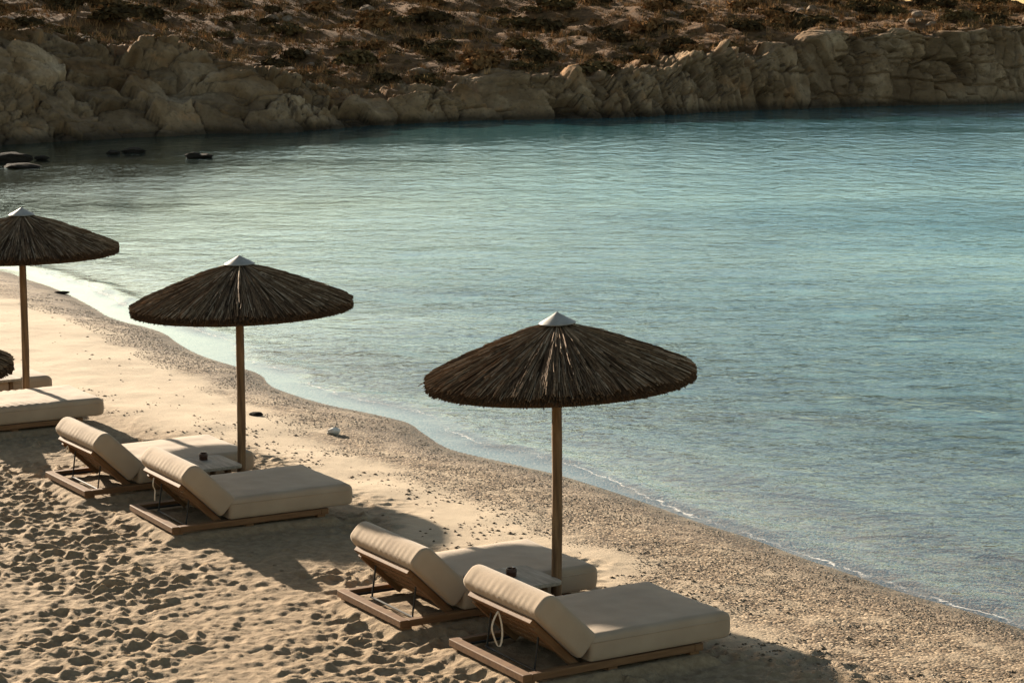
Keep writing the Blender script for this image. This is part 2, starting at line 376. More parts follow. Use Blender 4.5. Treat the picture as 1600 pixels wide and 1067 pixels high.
L3 = L3 + ux * 0.07
SPOTS = [L1, L2, L3, L4, L5, L6]

gx = lines2([(-14, -7, .08), (-7, 4.2, .024), (4.2, 9, .06)], -900, 900); gy = lines2([(16.4, 26.5, .024), (26.5, 47, .075)], -60, 1400)
GX, GY = np.meshgrid(gx, gy)
S, GZ = beach_base(GX, GY)
wob = (fbm(GX * 1.1, GY * 1.1, 4, 3) - 0.5)
tramp = sstep(-0.35, 0.45, poly_sd(TRAP, GX, GY) + 1.3 * wob)
pebd = poly_sd(PEBP, GX, GY)
peb = sstep(0.1, -0.6, pebd + 0.9 * wob)
far_in = sstep(60, 25, np.hypot(GX, GY - 20))
rel = np.zeros_like(GZ)
# footprints
nfoot = 17000
fx = rng.uniform(-7.4, 4.4, nfoot); fy = rng.uniform(16.3, 26.6, nfoot)
keep = poly_sd(TRAP, fx, fy) > -0.1 - 0.5 * rng.random(nfoot); fx, fy = fx[keep], fy[keep]
for x0, y0 in zip(fx, fy):
    L = 0.03 + 0.09 * rng.random() ** 1.5; Wd = L * rng.uniform(0.5, 0.85); a = rng.normal(0.35, 0.9); dep = rng.uniform(0.006, 0.021) * (L / 0.09)
    i0, i1 = np.searchsorted(gx, (x0 - 2.2 * L, x0 + 2.2 * L)); j0, j1 = np.searchsorted(gy, (y0 - 2.2 * L, y0 + 2.2 * L))
    if i1 <= i0 or j1 <= j0: continue
    dx, dy = GX[j0:j1, i0:i1] - x0, GY[j0:j1, i0:i1] - y0
    p = (dx * math.cos(a) + dy * math.sin(a)) / L; q = (-dx * math.sin(a) + dy * math.cos(a)) / Wd
    r2 = p * p + q * q
    old = rel[j0:j1, i0:i1]
    w = np.exp(-(r2 ** 2.2) * 1.0)
    rim = np.exp(-((np.sqrt(r2) - 1.4) / 0.34) ** 2)
    rel[j0:j1, i0:i1] = old * (1 - 0.65 * w) - dep * w + 0.36 * dep * rim
rel *= 0.45 + 1.1 * sstep(.3, .65, fbm(GX * 0.9, GY * 0.9, 3, 25))
fine = (fbm(GX * 5, GY * 5, 4, 21) - 0.5) * 0.035 + (fbm(GX * 17, GY * 17, 4, 31) - 0.5) * 0.022
GZ = GZ + far_in * (tramp * (rel + fine) + (1 - tramp) * sstep(0.1, 1.5, S) * (fbm(GX * 1.3, GY * 1.3, 4, 41) - .5) * 0.045)
GZ = GZ + far_in * peb * sstep(.25, .8, S) * (fbm(GX * 9, GY * 9, 3, 51) - .5) * 0.02
flat = np.zeros_like(GZ)
for p in SPOTS:
    lx = (GX - p[0]) * ux[0] + (GY - p[1]) * ux[1]; ly = (GX - p[0]) * uy[0] + (GY - p[1]) * uy[1]
    d = np.maximum(np.abs(lx) - L_L / 2, np.abs(ly) - W_L / 2); flat = np.maximum(flat, sstep(0.16, 0.0, d))
GZ = GZ * (1 - flat) + flat * (0.25 * GZ + 0.75 * (0.055 + 0.02 * wob))
beach = mesh_obj('beach', np.stack([GX, GY, GZ], -1).reshape(-1, 3), grid_faces(len(gx), len(gy)), SAND, smooth=True,
                 attrs={'trampled': tramp, 'pebble': peb, 'shore': S})
tag(beach, kind='structure')
def ground_z(x, y):
    i = min(max(int(np.searchsorted(gx, x)), 1), len(gx) - 1); j = min(max(int(np.searchsorted(gy, y)), 1), len(gy) - 1)
    tx = (x - gx[i - 1]) / (gx[i] - gx[i - 1]); ty = (y - gy[j - 1]) / (gy[j] - gy[j - 1])
    return float((GZ[j - 1, i - 1] * (1 - tx) + GZ[j - 1, i] * tx) * (1 - ty) + (GZ[j, i - 1] * (1 - tx) + GZ[j, i] * tx) * ty)

# ------------------------------------------------------------------ sea
wx = lines2([(-14, -9, .1), (-9, 9, .06)], -900, 900); wy = lines2([(16.5, 40, .07), (40, 50, .12)], 0, 1400)
WX, WY = np.meshgrid(wx, wy)
WS, WB = beach_base(WX, WY)
off = -WS
breaker = 0.55 * sstep(-4.6, -5.6, WX) * sstep(-9.6, -8.2, WX) * (0.25 + 0.75 * sstep(.4, .6, vnoise(WX * 1.2, WY * .4, 5)))
film = 0.05 + 0.55 * sstep(2.0, 0.2, WX)
crest = film - film * 1.2 * (fbm(WX * 0.55, WY * 0.55, 3, 61) - 0.5)
ridge = np.exp(-((off - crest - 0.25) / 0.28) ** 2) * (0.012 + 0.03 * vnoise(WX * 0.8, WY * 0.8, 8) + 0.07 * breaker)
ridge += np.exp(-((off - crest - 1.9) / 0.5) ** 2) * 0.02
WZ = ZW + ridge + sstep(1, 6, off) * (fbm(WX * 0.5, WY * 0.9, 3, 71) - 0.5) * 0.05
dark_reflection = np.clip(sstep(12, 34, WY - 0.35 * WX + 26 * (vnoise(WX * .12, WY * .07, 17) - .5) - 30) * sstep(6, -12, WX + 0.1 * (WY - 60)), 0, 1)  # mask of the far-left water whose colour imitates the headland's dark reflection
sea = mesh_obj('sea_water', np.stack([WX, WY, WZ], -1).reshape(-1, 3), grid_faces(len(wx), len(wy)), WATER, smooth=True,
               attrs={'depth': np.clip(ZW - WB, 0, 6), 'shore': WS, 'breaker': breaker, 'swash': off - crest, 'dark_reflection': dark_reflection, 'lee': np.clip(sstep(17, 45, WY - 0.55 * WX + 18 * (vnoise(WX * .09, WY * .05, 27) - .5)) * sstep(20, -8, WX - 0.12 * (WY - 60)), 0, 1)})
tag(sea, kind='structure')

# ------------------------------------------------------------------ far headland
HS = [(-2200, 262), (-1200, 252), (-500, 240), (0, 228), (150, 222), (330, 212), (480, 207), (600, 198), (750, 190), (1000, 182), (1080, 176), (1200, 172), (1400, 167), (1600, 160), (1800, 153), (2300, 138), (3000, 120)]
HSX = [h[0] for h in HS]
hp = np.array([at(x, y, ZW) for x, y in HS])
seg = np.concatenate([[0], np.cumsum(np.hypot(*np.diff(hp, axis=0).T))])
uL, uR = np.interp([-150, 2300], HSX, seg)
us = lines(uL, uR, 0.07, 0.5, seg[-1], 1.12); us = us[(us >= 0) & (us <= seg[-1])]
bx, by = np.interp(us, seg, hp[:, 0]), np.interp(us, seg, hp[:, 1]); upx = np.interp(us, seg, HSX)
main = hp[12] - hp[3]; main = main / np.linalg.norm(main); inl = np.array([-main[1], main[0]])
tab = [(-2200, 5, 38, .14, 12), (-300, 4.6, 38, .15, 13), (0, 4.3, 39, .16, 16), (200, 4.1, 37, .16, 18), (400, 3.1, 33, .145, 18), (500, 2.1, 33, .14, 18), (600, 1.6, 38, .13, 18), (750, 1.8, 46, .12, 18), (1000, 1.9, 48, .105, 17),
       (1130, 2.6, 58, .09, 16), (1200, 2.9, 64, .085, 15), (1350, 3.6, 72, .078, 12), (1500, 3.8, 74, .07, 9), (1650, 3.8, 74, .064, 7.2), (1850, 3.7, 74, .056, 5.8), (2020, 3.7, 74, .050, 5.2), (2300, 3.6, 72, .042, 4.85), (3000, 3.4, 70, .036, 4.7)]
tx_ = [r[0] for r in tab]; Hc, Th, Sl, Cap = [np.interp(upx, tx_, [r[i] for r in tab]) for i in (1, 2, 3, 4)]
Th = np.radians(Th)
Hc = Hc + (fbm(us * 0.25, us * 0, 3, 81) - .5) * 1.1
tc = np.concatenate([np.linspace(-0.55, 0, 9)[:-1], np.linspace(0, 1, 112)])
vb = lines(0.10, 6.0, 0.11, 0.2, 95, 1.045); vb = vb[vb > 0.05]
U, T = np.meshgrid(us, np.arange(len(tc) + len(vb)))
nt = len(tc)
Lc = Hc / np.sin(Th)
tt = np.concatenate([tc, np.ones(len(vb))])[:, None]; vv = np.concatenate([np.zeros(nt), vb])[:, None]
hv = tt * (Lc * np.cos(Th))[None] + vv
conv = np.clip(tt, 0, 1)
hz = ZW + np.where(tt < 0, tt * 3, (conv ** 0.9) * Hc[None])
rise = Sl[None] * vv + np.interp(upx, [-2200, -400, 100, 1100, 1400, 1750], [.0003, .0005, .0012, .0012, .0006, 0])[None] * np.clip(vv - 8, 0, 99) ** 2
top = hz + rise
capz = Cap[None]
hz = np.where(top > capz - 0.8, capz - 0.8 + 0.8 * np.tanh((top - capz + 0.8) / 0.8 * 0.9), top)
arc = tt * Lc[None] + vv                                          # surface coordinate up the slope
rockm = np.where(vv > 0, np.clip(1 - vv / (1.2 + 5.5 * fbm(U * 0.3, vv * 0.3 + 0 * U, 3, 91) ** 2), 0, 1), 1.0)
# blocks and cracks
wxp = (fbm(U * 0.6, arc * 0.6, 3, 101) - .5) * 1.6; wyp = (fbm(U * 0.6, arc * 0.6, 3, 111) - .5) * 1.6
right = sstep(900, 1250, upx)[None]
ku = 0.42 + 0.38 * right; kv = 0.55 - 0.20 * right
f1, f2, cid, cx, cy = worley(U * ku + wxp * .45, arc * kv + wyp * .45, 7, .75)
g1, g2, gid, gx1, gy1 = worley(U * 1.25 + wxp * .25, arc * (1.2 - .4 * right) + wyp * .25, 27, .95)
k1, k2, kid, _, _ = worley(U * 3.1 + wxp * .4, arc * 2.9 + wyp * .4, 47, .95)
frac = sstep(.44, .62, fbm(U * .35, arc * .45, 3, 181))                # where the rock is shattered into small pieces
joint = np.exp(-((f2 - f1) / 0.035) ** 2)
disp = (cid - .5) * 1.05 + cy * (cid - .5) * 1.1 + cx * (np.modf(cid * 7.3)[0] - .5) * 1.2 - 0.75 * joint
disp = disp + ((gid - .5) * 0.5 + gx1 * (np.modf(gid * 5.1)[0] - .5) * .5 + gy1 * (np.modf(gid * 3.7)[0] - .6) * .5) * (.18 + .82 * frac) - 0.42 * np.exp(-((g2 - g1) / 0.06) ** 2) * (.12 + .88 * frac)
disp = disp + ((kid - .5) * 0.16 - 0.08 * np.exp(-((k2 - k1) / 0.1) ** 2)) * (.3 + .7 * frac)
bed_ = arc * .75 + 1.1 * fbm(U * .22, arc * .2, 3, 125) + .07 * U
disp = disp + (fbm(U * 0.5, arc * 0.5, 4, 121) - .5) * 1.0 - .38 * np.exp(-((np.modf(bed_)[0] - .5) / .045) ** 2) * (vnoise(U * .5, arc * .5, 127) > .42)
amp = rockm * np.where(tt < 0, 1, 1) * (0.30 + 0.70 * sstep(0, 0.25, tt))
lumps = (fbm(U * 0.22, arc * 0.22, 4, 131) - .5) * np.clip(vv / 6, 0, 1) * 1.5 + (fbm(U * 1.3, arc * 1.3, 4, 141) - .5) * np.clip(vv, 0, 1) * 0.28
nh = np.where(vv > 0, np.interp(vv, [0, 2.5], [1, 0.15]) * np.sin(Th)[None], np.sin(Th)[None])
nz_ = np.sqrt(1 - nh ** 2)
d = disp * amp * 0.85
hv2 = hv - d * nh
hz2 = hz + d * nz_ + lumps * (1 - sstep(1900, 2200, upx)[None] * 0.6)
inlet = (fbm(us * 0.12, us * 0, 3, 151) - .5) * 3.0
HX = bx[None] + inl[0] * (hv2 + inlet[None]); HY = by[None] + inl[1] * (hv2 + inlet[None])
soil = sstep(0.12, -0.12, rockm - .5 + 1.5 * (fbm(U * .7, arc * 1.1, 4, 171) - .5)) * sstep(.55, .85, tt)
ledge = sstep(0.50, 0.62, fbm(U * 0.45, arc * 0.8, 4, 161)) * sstep(0.35, 0.8, tt) * (1 - .6 * right)
soil = np.maximum(soil, ledge * 0.85)
hill = mesh_obj('hillside', np.stack([HX, HY, hz2], -1).reshape(-1, 3), grid_faces(len(us), nt + len(vb)), HILL, smooth=False,
                attrs={'soil': soil, 'height': hz2 - ZW, 'block': np.clip(.5 + .65 * (cid - .5) + .45 * (gid - .5) * (.3 + .7 * frac) + .2 * (kid - .5), 0, 1)})
tag(hill, kind='structure')

# ------------------------------------------------------------------ growth on the headland
def shrub_mesh(seed, mat, n=330, leaf=0.10):
    rr = np.random.default_rng(seed); v = []; f = []; tone = []
    lob = [(rr.uniform(-.28, .28), rr.uniform(-.28, .28), rr.uniform(.18, .34), rr.uniform(.22, .36)) for _ in range(7)]
    for i in range(n):
        lx, ly, lz, lr = lob[rr.integers(7)]
        dd = rr.normal(size=3); dd /= np.linalg.norm(dd); dd[2] = abs(dd[2]) * .9 - .15
        p = np.array([lx, ly, lz * .8]) + dd * lr * rr.uniform(.75, 1.08); p[2] = max(p[2], 0.0)
        a = rr.normal(size=3); a -= dd * a.dot(dd) * .5; a /= np.linalg.norm(a); b = np.cross(a, dd + rr.normal(size=3) * .5); b /= np.linalg.norm(b) + 1e-6
        s_ = leaf * rr.uniform(.6, 1.5); k = len(v)
        v += [p - a * s_, p + b * s_ * .55, p + a * s_, p - b * s_ * .55 + dd * s_ * .3]; f += [(k, k + 1, k + 2), (k, k + 2, k + 3)]
        tn = rr.random(); tone += [tn] * 4
    me = bpy.data.meshes.new('foliage'); me.from_pydata([tuple(q) for q in v], [], f); me.update()
    at_ = me.attributes.new('tone', 'FLOAT', 'POINT'); at_.data.foreach_set('value', np.array(tone, dtype=np.float32)); me.materials.append(mat); return me
SHRUBS = [shrub_mesh(i, SHRUB_MATS[i % 3]) for i in range(6)]
stem = MB()
for k in range(5):
    a = k * 1.26; stem.tube([(0, 0, -.15), (.08 * math.cos(a), .08 * math.sin(a), .1), (.22 * math.cos(a), .22 * math.sin(a), .3)], [.025, .018, .008], 5)
stem_o = stem.build('stem', TWIG); STEM = stem_o.data; bpy.data.objects.remove(stem_o)
KIND = ['low olive-brown shrub rounded on the dry slope above the sea cliffs', 'brown withered shrub on the dry slope above the sea cliffs', 'dark dense shrub on the dry slope above the sea cliffs']
GRP = ['olive shrubs on the headland', 'brown shrubs on the headland', 'dark shrubs on the headland']
def hill_pick(n, seed, vmin, vmax, power=1.0):
    rr = np.random.default_rng(seed); out = []
    while len(out) < n:
        i = rr.integers(0, len(us))
        v = vmin + (vmax - vmin) * rr.random() ** power
        j = nt + int(np.searchsorted(vb, v)); j = min(j, nt + len(vb) - 1)
        qx = 800 + F_PX * HX[j, i] / HY[j, i]
        if soil[j, i] < 0.5 or not (-60 < qx < 1660) or (CAM_H - hz2[j, i]) * F_PX / HY[j, i] < -12: continue
        out.append((i, j))
    return out
placed = []
for (i, j) in hill_pick(1600, 5, 0.3, 55, 1.15):
    p = np.array([HX[j, i], HY[j, i]])
    if any((p[0] - q[0]) ** 2 + (p[1] - q[1]) ** 2 < 0.9 for q in placed): continue
    placed.append(p); k = random.randrange(6)
    if len(placed) > 290: break
    sc = random.uniform(0.8, 2.0)
    o = empty('shrub', (p[0], p[1], hz2[j, i] - 0.05), random.uniform(0, 6.28)); o.scale = (sc * random.uniform(.9, 1.3), sc, sc * random.uniform(.6, .95))
    tag(o, KIND[k % 3], 'shrub', GRP[k % 3])
    f = bpy.data.objects.new('foliage', SHRUBS[k]); COL.objects.link(f); f.parent = o
    s_ = bpy.data.objects.new('stem', STEM); COL.objects.link(s_); s_.parent = o
# undergrowth: small cushions and dry grass nobody could count
def scatter_mesh(name, picks, maker, mat, label, cat):
    V = []; Fc = []; Tn = []
    for (i, j) in picks:
        v, f, tn = maker((HX[j, i] + random.uniform(-.2, .2), HY[j, i] + random.uniform(-.2, .2), hz2[j, i] - .03)); n = len(V)
        V += v; Fc += [tuple(a + n for a in q) for q in f]; Tn += tn
    o = mesh_obj(name, V, Fc, mat, attrs={'tone': Tn}); tag(o, label, cat, kind='stuff'); return o
def tuft(p):
    v = []; f = []; tn = []; h = random.uniform(.18, .55); tone = random.random()
    for _ in range(9):
        a = random.uniform(0, 6.28); r = random.uniform(0, .22); x, y = p[0] + r * math.cos(a), p[1] + r * math.sin(a); w = random.uniform(.015, .035); b = random.uniform(0, 3.14)
        lx, ly = random.uniform(-.2, .2), random.uniform(-.2, .2); k = len(v)
        v += [(x - w * math.cos(b), y - w * math.sin(b), p[2]), (x + w * math.cos(b), y + w * math.sin(b), p[2]), (x + lx, y + ly, p[2] + h * random.uniform(.6, 1))]; f.append((k, k + 1, k + 2)); tn += [tone] * 3
    return v, f, tn
def cushion(p):
    v = []; f = []; tn = []; r = random.uniform(.14, .36); h = r * random.uniform(.5, .9)
    for _ in range(34):
        d_ = Vector((random.gauss(0, 1), random.gauss(0, 1), abs(random.gauss(0, 1)))).normalized(); c_ = Vector(p) + Vector((d_.x * r, d_.y * r, d_.z * h)) * random.uniform(.7, 1.05)
        a = Vector((random.gauss(0, 1), random.gauss(0, 1), random.gauss(0, 1))).normalized() * .07; b = a.cross(d_) * .8; k = len(v); t_ = random.random()
        v += [tuple(c_ - a), tuple(c_ + b), tuple(c_ + a)]; f.append((k, k + 1, k + 2)); tn += [t_] * 3
    return v, f, tn
scatter_mesh('dry_grass', hill_pick(6000, 6, 0.1, 60, 1.15), tuft, GRASS, 'golden dry grass between the shrubs on the far headland', 'grass')
scatter_mesh('undergrowth', hill_pick(5000, 8, 0.1, 60, 1.1), cushion, SHRUB_MATS[0], 'small brown cushion plants covering the far headland', 'undergrowth')

def rock_mesh(name, seed, mat, sub=3, flat=0.7, jag=0.35):
    bm = bmesh.new(); bmesh.ops.create_icosphere(bm, subdivisions=sub, radius=1)
    rr = np.random.default_rng(seed); P = rr.normal(size=(14, 3)); P /= np.linalg.norm(P, axis=1)[:, None]; D = rr.uniform(.62, .95, 14)
    for v in bm.verts:
        n = np.array(v.co); s_ = 1.0
        for q, dd in zip(P, D):
            k = n @ q
            if k * s_ > dd: s_ = dd / k
        x = n * s_; x = x * (1 + jag * .25 * (math.sin(5 * x[0] + seed) * math.sin(4 * x[1] + 2 * seed) * math.sin(6 * x[2])))
        v.co = (x[0], x[1], x[2] * flat)
    me = bpy.data.meshes.new(name); bm.to_mesh(me); bm.free(); me.materials.append(mat); return me
BOULD = [rock_mesh('boulder', s, ROCK) for s in range(5)]
for (i, j) in hill_pick(70, 9, 0.0, 30, 1.6):
    sc = random.uniform(.18, .48)
    o = bpy.data.objects.new('boulder', BOULD[random.randrange(5)]); COL.objects.link(o)
    o.location = (HX[j, i], HY[j, i], hz2[j, i] + sc * .15); o.rotation_euler = (random.uniform(-.2, .2), random.uniform(-.2, .2), random.uniform(0, 6.28)); o.scale = (sc * random.uniform(.8, 1.5), sc, sc * random.uniform(.7, 1.1))
    tag(o, 'pale weathered boulder lying among the shrubs above the sea cliffs', 'boulder', 'boulders among the shrubs')
def stone(name, px, py, z, size, mat, seed, label, cat='rock', rz=0, flat=.7, sink=.25, group=None):
    p = at(px, py, z); o = bpy.data.objects.new(name, rock_mesh(name, seed, mat, 3, flat)); COL.objects.link(o)
    zz = z if z == ZW else ground_z(*p)
    o.location = (p[0], p[1], zz + size[2] * flat * (1 - 2 * sink)); o.scale = size; o.rotation_euler[2] = rz; tag(o, label, cat, group); return o
stone('sea_rock', 12, 254, ZW, (1.1, .8, .36), STONE_D, 21, 'large dark wet rock breaking the water beside a flat rock')
stone('sea_rock', 32, 262, ZW, (.7, .5, .15), STONE_D, 22, 'flat dark rock awash at the foot of the large wet rock')
stone('sea_rock', 66, 250, ZW, (.3, .3, .18), STONE_D, 23, 'tiny dark rock just clear of the large wet rock')
stone('sea_rock', 210, 239, ZW, (.55, .4, .2), STONE_D, 24, 'low dark humped rock in the water below the cliff')
stone('sea_rock', 178, 241, ZW, (.3, .25, .16), STONE_D, 25, 'small dark rock next to the low humped rock')
stone('sea_rock', 303, 247, ZW, (.34, .28, .2), STONE_D, 28, 'small dark rock touching a second one, apart from the others')
stone('sea_rock', 320, 247, ZW, (.3, .28, .17), STONE_D, 29, 'second small dark rock of the touching pair')
stone('beach_stone', 520, 666, -.06, (.10, .07, .085), STONE_W, 31, 'white angular stone lying alone on the pebbly sand', 'stone', .5)
stone('beach_stone', 401, 643, -.06, (.11, .06, .05), STONE_D, 32, 'flat black stone on the pale sand beside the parasol pole', 'stone', .1)
stone('beach_stone', 97, 459, ZW + .02, (.16, .08, .06), STONE_D, 33, 'black stone at the water edge where the film of water ends', 'stone', .1)

# ------------------------------------------------------------------ loose stuff on the beach
def bits(name, n, pick, smin, smax, mat, label, cat, flat=.6):
    V = []; Fc = []
    base = [(1, 0, 0), (.2, .95, .1), (-.9, .25, 0), (-.3, -.9, .05), (0.1, 0, .9), (0, .1, -.6)]
    fc = [(0, 1, 4), (1, 2, 4), (2, 3, 4), (3, 0, 4), (1, 0, 5), (2, 1, 5), (3, 2, 5), (0, 3, 5)]
    c = 0; tries = 0
    while c < n and tries < n * 40:
        tries += 1; p = pick()
        if p is None: continue
        c += 1; s_ = smin + (smax - smin) * random.random() ** 2.2; a = random.uniform(0, 6.28); e = random.uniform(.5, 1.0)
        z = ground_z(*p); k = len(V)
        for q in base:
            x, y = q[0] * s_ * random.uniform(.8, 1.2), q[1] * s_ * e
            V.append((p[0] + x * math.cos(a) - y * math.sin(a), p[1] + x * math.sin(a) + y * math.cos(a), z + q[2] * s_ * flat + s_ * .1))
        Fc += [tuple(k + i for i in q) for q in fc]
    o = mesh_obj(name, V, Fc, mat); tag(o, label, cat, kind='stuff')
xs = rng.uniform(-9, 7, 180000); ys = rng.uniform(16.5, 42, 180000)
ss = poly_sd(WLP, xs, ys); pp = poly_sd(PEBP, xs, ys); tq = poly_sd(TRAP, xs, ys); nn = fbm(xs * 1.3, ys * 1.3, 4, 201)
ok_p = iter([(x, y) for x, y in zip(xs[(ss > .15) & (pp < 0.0) & (nn > .42)], ys[(ss > .15) & (pp < 0.0) & (nn > .42)])])
bits('gravel', 26000, lambda: next(ok_p, None), .005, .019, GRAVEL, 'loose brown and grey pebbles strewn along the wet edge of the beach', 'gravel')
sel = (np.abs(tq + .35) < 0.75 * rng.random(180000) ** 1.0 + .05) & (ss > .6) & (nn > .45)
sel |= (tq < 0) & (pp > 0) & (rng.random(180000) < .02)
sel |= (tq > 0) & (rng.random(180000) < .015)
ok_w = iter([(x, y) for x, y in zip(xs[sel], ys[sel])])
bits('seaweed_litter', 1700, lambda: next(ok_w, None), .006, .034, WEED, 'dark dry seaweed scraps scattered over the pale sand', 'seaweed', .45)

# ------------------------------------------------------------------ parasols
RAD, RIM_Z, APEX_Z = 1.17, 2.135, 2.65
def canopy_z(r): return 0.455 * (1 - (r / RAD) ** 1.06)
def make_thatch(seed=3):
    V = []; Fc = []; Tn = []; rr = np.random.default_rng(seed)
    nb = 84; hb = rr.uniform(.002, .032, nb); ang0 = np.sort((np.arange(nb) + rr.uniform(-.3, .3, nb)) / nb * 2 * math.pi)
    def strand(th, r0, r1, dz, rad, tone, droop):
        n = 3; k = len(V); wa = rr.normal(0, .012)
        for i in range(n):
            f = i / (n - 1); r = r0 + (r1 - r0) * f; t_ = th + wa * math.sin(f * 3) + rr.normal(0, .003)
            c = Vector((r * math.cos(t_), r * math.sin(t_), canopy_z(r) + dz * (.4 + .6 * f) - droop * max(0, (r - .95) / .27) ** 2))
            tang = Vector((-math.sin(t_), math.cos(t_), 0)); up = Vector((math.cos(t_) * .38, math.sin(t_) * .38, .92))
            q = rad * (1 if i < n - 1 else .6)
            V.extend([tuple(c + tang * q), tuple(c + up * q * 1.2), tuple(c - tang * q), tuple(c - up * q)])
        for i in range(n - 1):
            for m in range(4): Fc.append((k + i * 4 + m, k + i * 4 + (m + 1) % 4, k + (i + 1) * 4 + (m + 1) % 4, k + (i + 1) * 4 + m))
        e = k + (n - 1) * 4; Fc.append((e, e + 1, e + 2, e + 3)); Tn.extend([tone] * (4 * n))
    for s_ in range(5400):
        b = rr.integers(nb); th = ang0[b] + rr.normal(0, .022); off_ = abs(th - ang0[b]) / .045
        h = hb[b] * max(0, 1 - off_ ** 2) + .020 * max(0, 1 - off_ ** 2) + rr.uniform(-.008, .010)
        r0 = rr.uniform(.10, .2) if rr.random() < .2 else rr.uniform(.14, 1.0); r1 = min(RAD - .01, r0 + rr.uniform(.22, .6)); h += .008 * rr.random()
        strand(th, r0, r1 + rr.normal(0, .005), h, rr.uniform(.003, .0062), np.clip(rr.normal(.5, .27), 0, 1) if rr.random() < .965 else rr.uniform(.8, 1), .035)
    for s_ in range(3200):
        strand(rr.uniform(0, 6.2832), rr.uniform(.86, .98), RAD + rr.normal(-.016, .006), -rr.uniform(-.01, .06), rr.uniform(.0045, .008), rr.uniform(.0, .35), .03)
    for s_ in range(60):
        strand(rr.uniform(0, 6.2832), rr.uniform(.3, .9), rr.uniform(1.0, RAD + .05), rr.uniform(.015, .05), .004, rr.uniform(.3, .9), .03)
    n = len(V); N = 64                                      # matted inner layer under the loose reeds
    prof = [(0.02, .43), (.4, canopy_z(.4) - .01), (.8, canopy_z(.8) - .012), (1.11, canopy_z(1.11) - .03), (1.11, canopy_z(1.11) - .10), (.8, canopy_z(.8) - .08), (.02, .36)]
    for (r, z) in prof:
        for q in range(N): V.append((r * math.cos(q / N * 6.28319), r * math.sin(q / N * 6.28319), z)); Tn.append(.15)
    for i in range(len(prof) - 1):
        for q in range(N): Fc.append((n + i * N + q, n + i * N + (q + 1) % N, n + (i + 1) * N + (q + 1) % N, n + (i + 1) * N + q))
    return mesh_obj('thatch', V, Fc, REED, attrs={'tone': Tn})
def make_parasol():
    root = empty('thatched_parasol', (0, 0, 0))
    pz = np.linspace(-.3, 2.44, 14)
    p = MB().tube([(0.006 * math.sin(z * 2.1), 0.006 * math.cos(z * 1.7), z) for z in pz], [.047 - .004 * (z / 2.4) + .0012 * math.sin(z * 9) for z in pz], 14).build('pole', POLEWOOD, root, True)
    th = make_thatch(); th.parent = root; th.location = (0, 0, RIM_Z); tag(th, kind='stuff')
    c = MB().lathe([(.157, -.006), (.161, .0), (.153, .006), (.06, .058), (.022, .080), (.006, .092), (0.0005, .094)], 28).build('cap', METALCAP, root, True)
    c.location = (0, 0, RIM_Z + .452)
    for k in range(8):
        a = k * math.pi / 4 + .2; rb = MB().tube([(.05 * math.cos(a), .05 * math.sin(a), .33), (.98 * math.cos(a), .98 * math.sin(a), canopy_z(.98) - .10)], .016, 6).build('rib', POLEWOOD, root); rb.location = (0, 0, RIM_Z)
    h = MB().lathe([(.045, .27), (.075, .28), (.075, .36), (.045, .38)], 14).build('hub', POLEWOOD, root); h.location = (0, 0, RIM_Z)
    return root
def pole_at(ax, ay, w):
    dep = 2 * RAD * F_PX / w; c, s = math.cos(PITCH), math.sin(PITCH); up = (533.5 - ay) / F_PX * dep
    return ((ax - 800) / F_PX * dep, c * dep + s * up)
PAR = [(pole_at(870, 487, 430), 2, 3.2, 'thatched parasol over the lounger with the long hanging strap'),
       (pole_at(370, 401, 343), 73, 2.4, 'thatched parasol whose pole stands beside the flat black stone'),
       (pole_at(30, 323, 286), 201, 1.6, 'thatched parasol by the small breaking wave, over flat-topped loungers'),
       (pole_at(-205, 462, 424), 140, 2.0, 'thatched parasol standing further inland than the row along the shore')]
proto = make_parasol()
par_objs = []
for i, (p, rz, tilt, lab) in enumerate(PAR):
    o = proto if i == 0 else copy_tree(proto)
    o.location = (p[0], p[1], 0); par_objs.append(o); o.scale = [(1, 1, 1), (1.025, 1.025, .975), (1.04, 1.04, 1), (1, 1, 1)][i]; tag(o, lab, 'parasol', 'thatched parasols on the beach')
    o.rotation_euler = (0, R(.7 if i else .2), 0)
    T_ = Matrix.Translation((0, 0, APEX_Z - .1)) @ Matrix.Rotation(R(-tilt), 4, 'Y') @ Matrix.Rotation(R(rz), 4, 'Z') @ Matrix.Translation((0, 0, -(APEX_Z - .1)))
    for ch in o.children:
        if ch.name.startswith('thatch') and i in (1, 2):
            tmp = make_thatch(3 + i); ch.data = tmp.data; bpy.data.objects.remove(tmp)
        if ch.name.startswith('pole'): continue
        base = Matrix.Translation((0, 0, RIM_Z + (.452 if ch.name.startswith('cap') else 0)))
        ch.matrix_local = T_ @ base

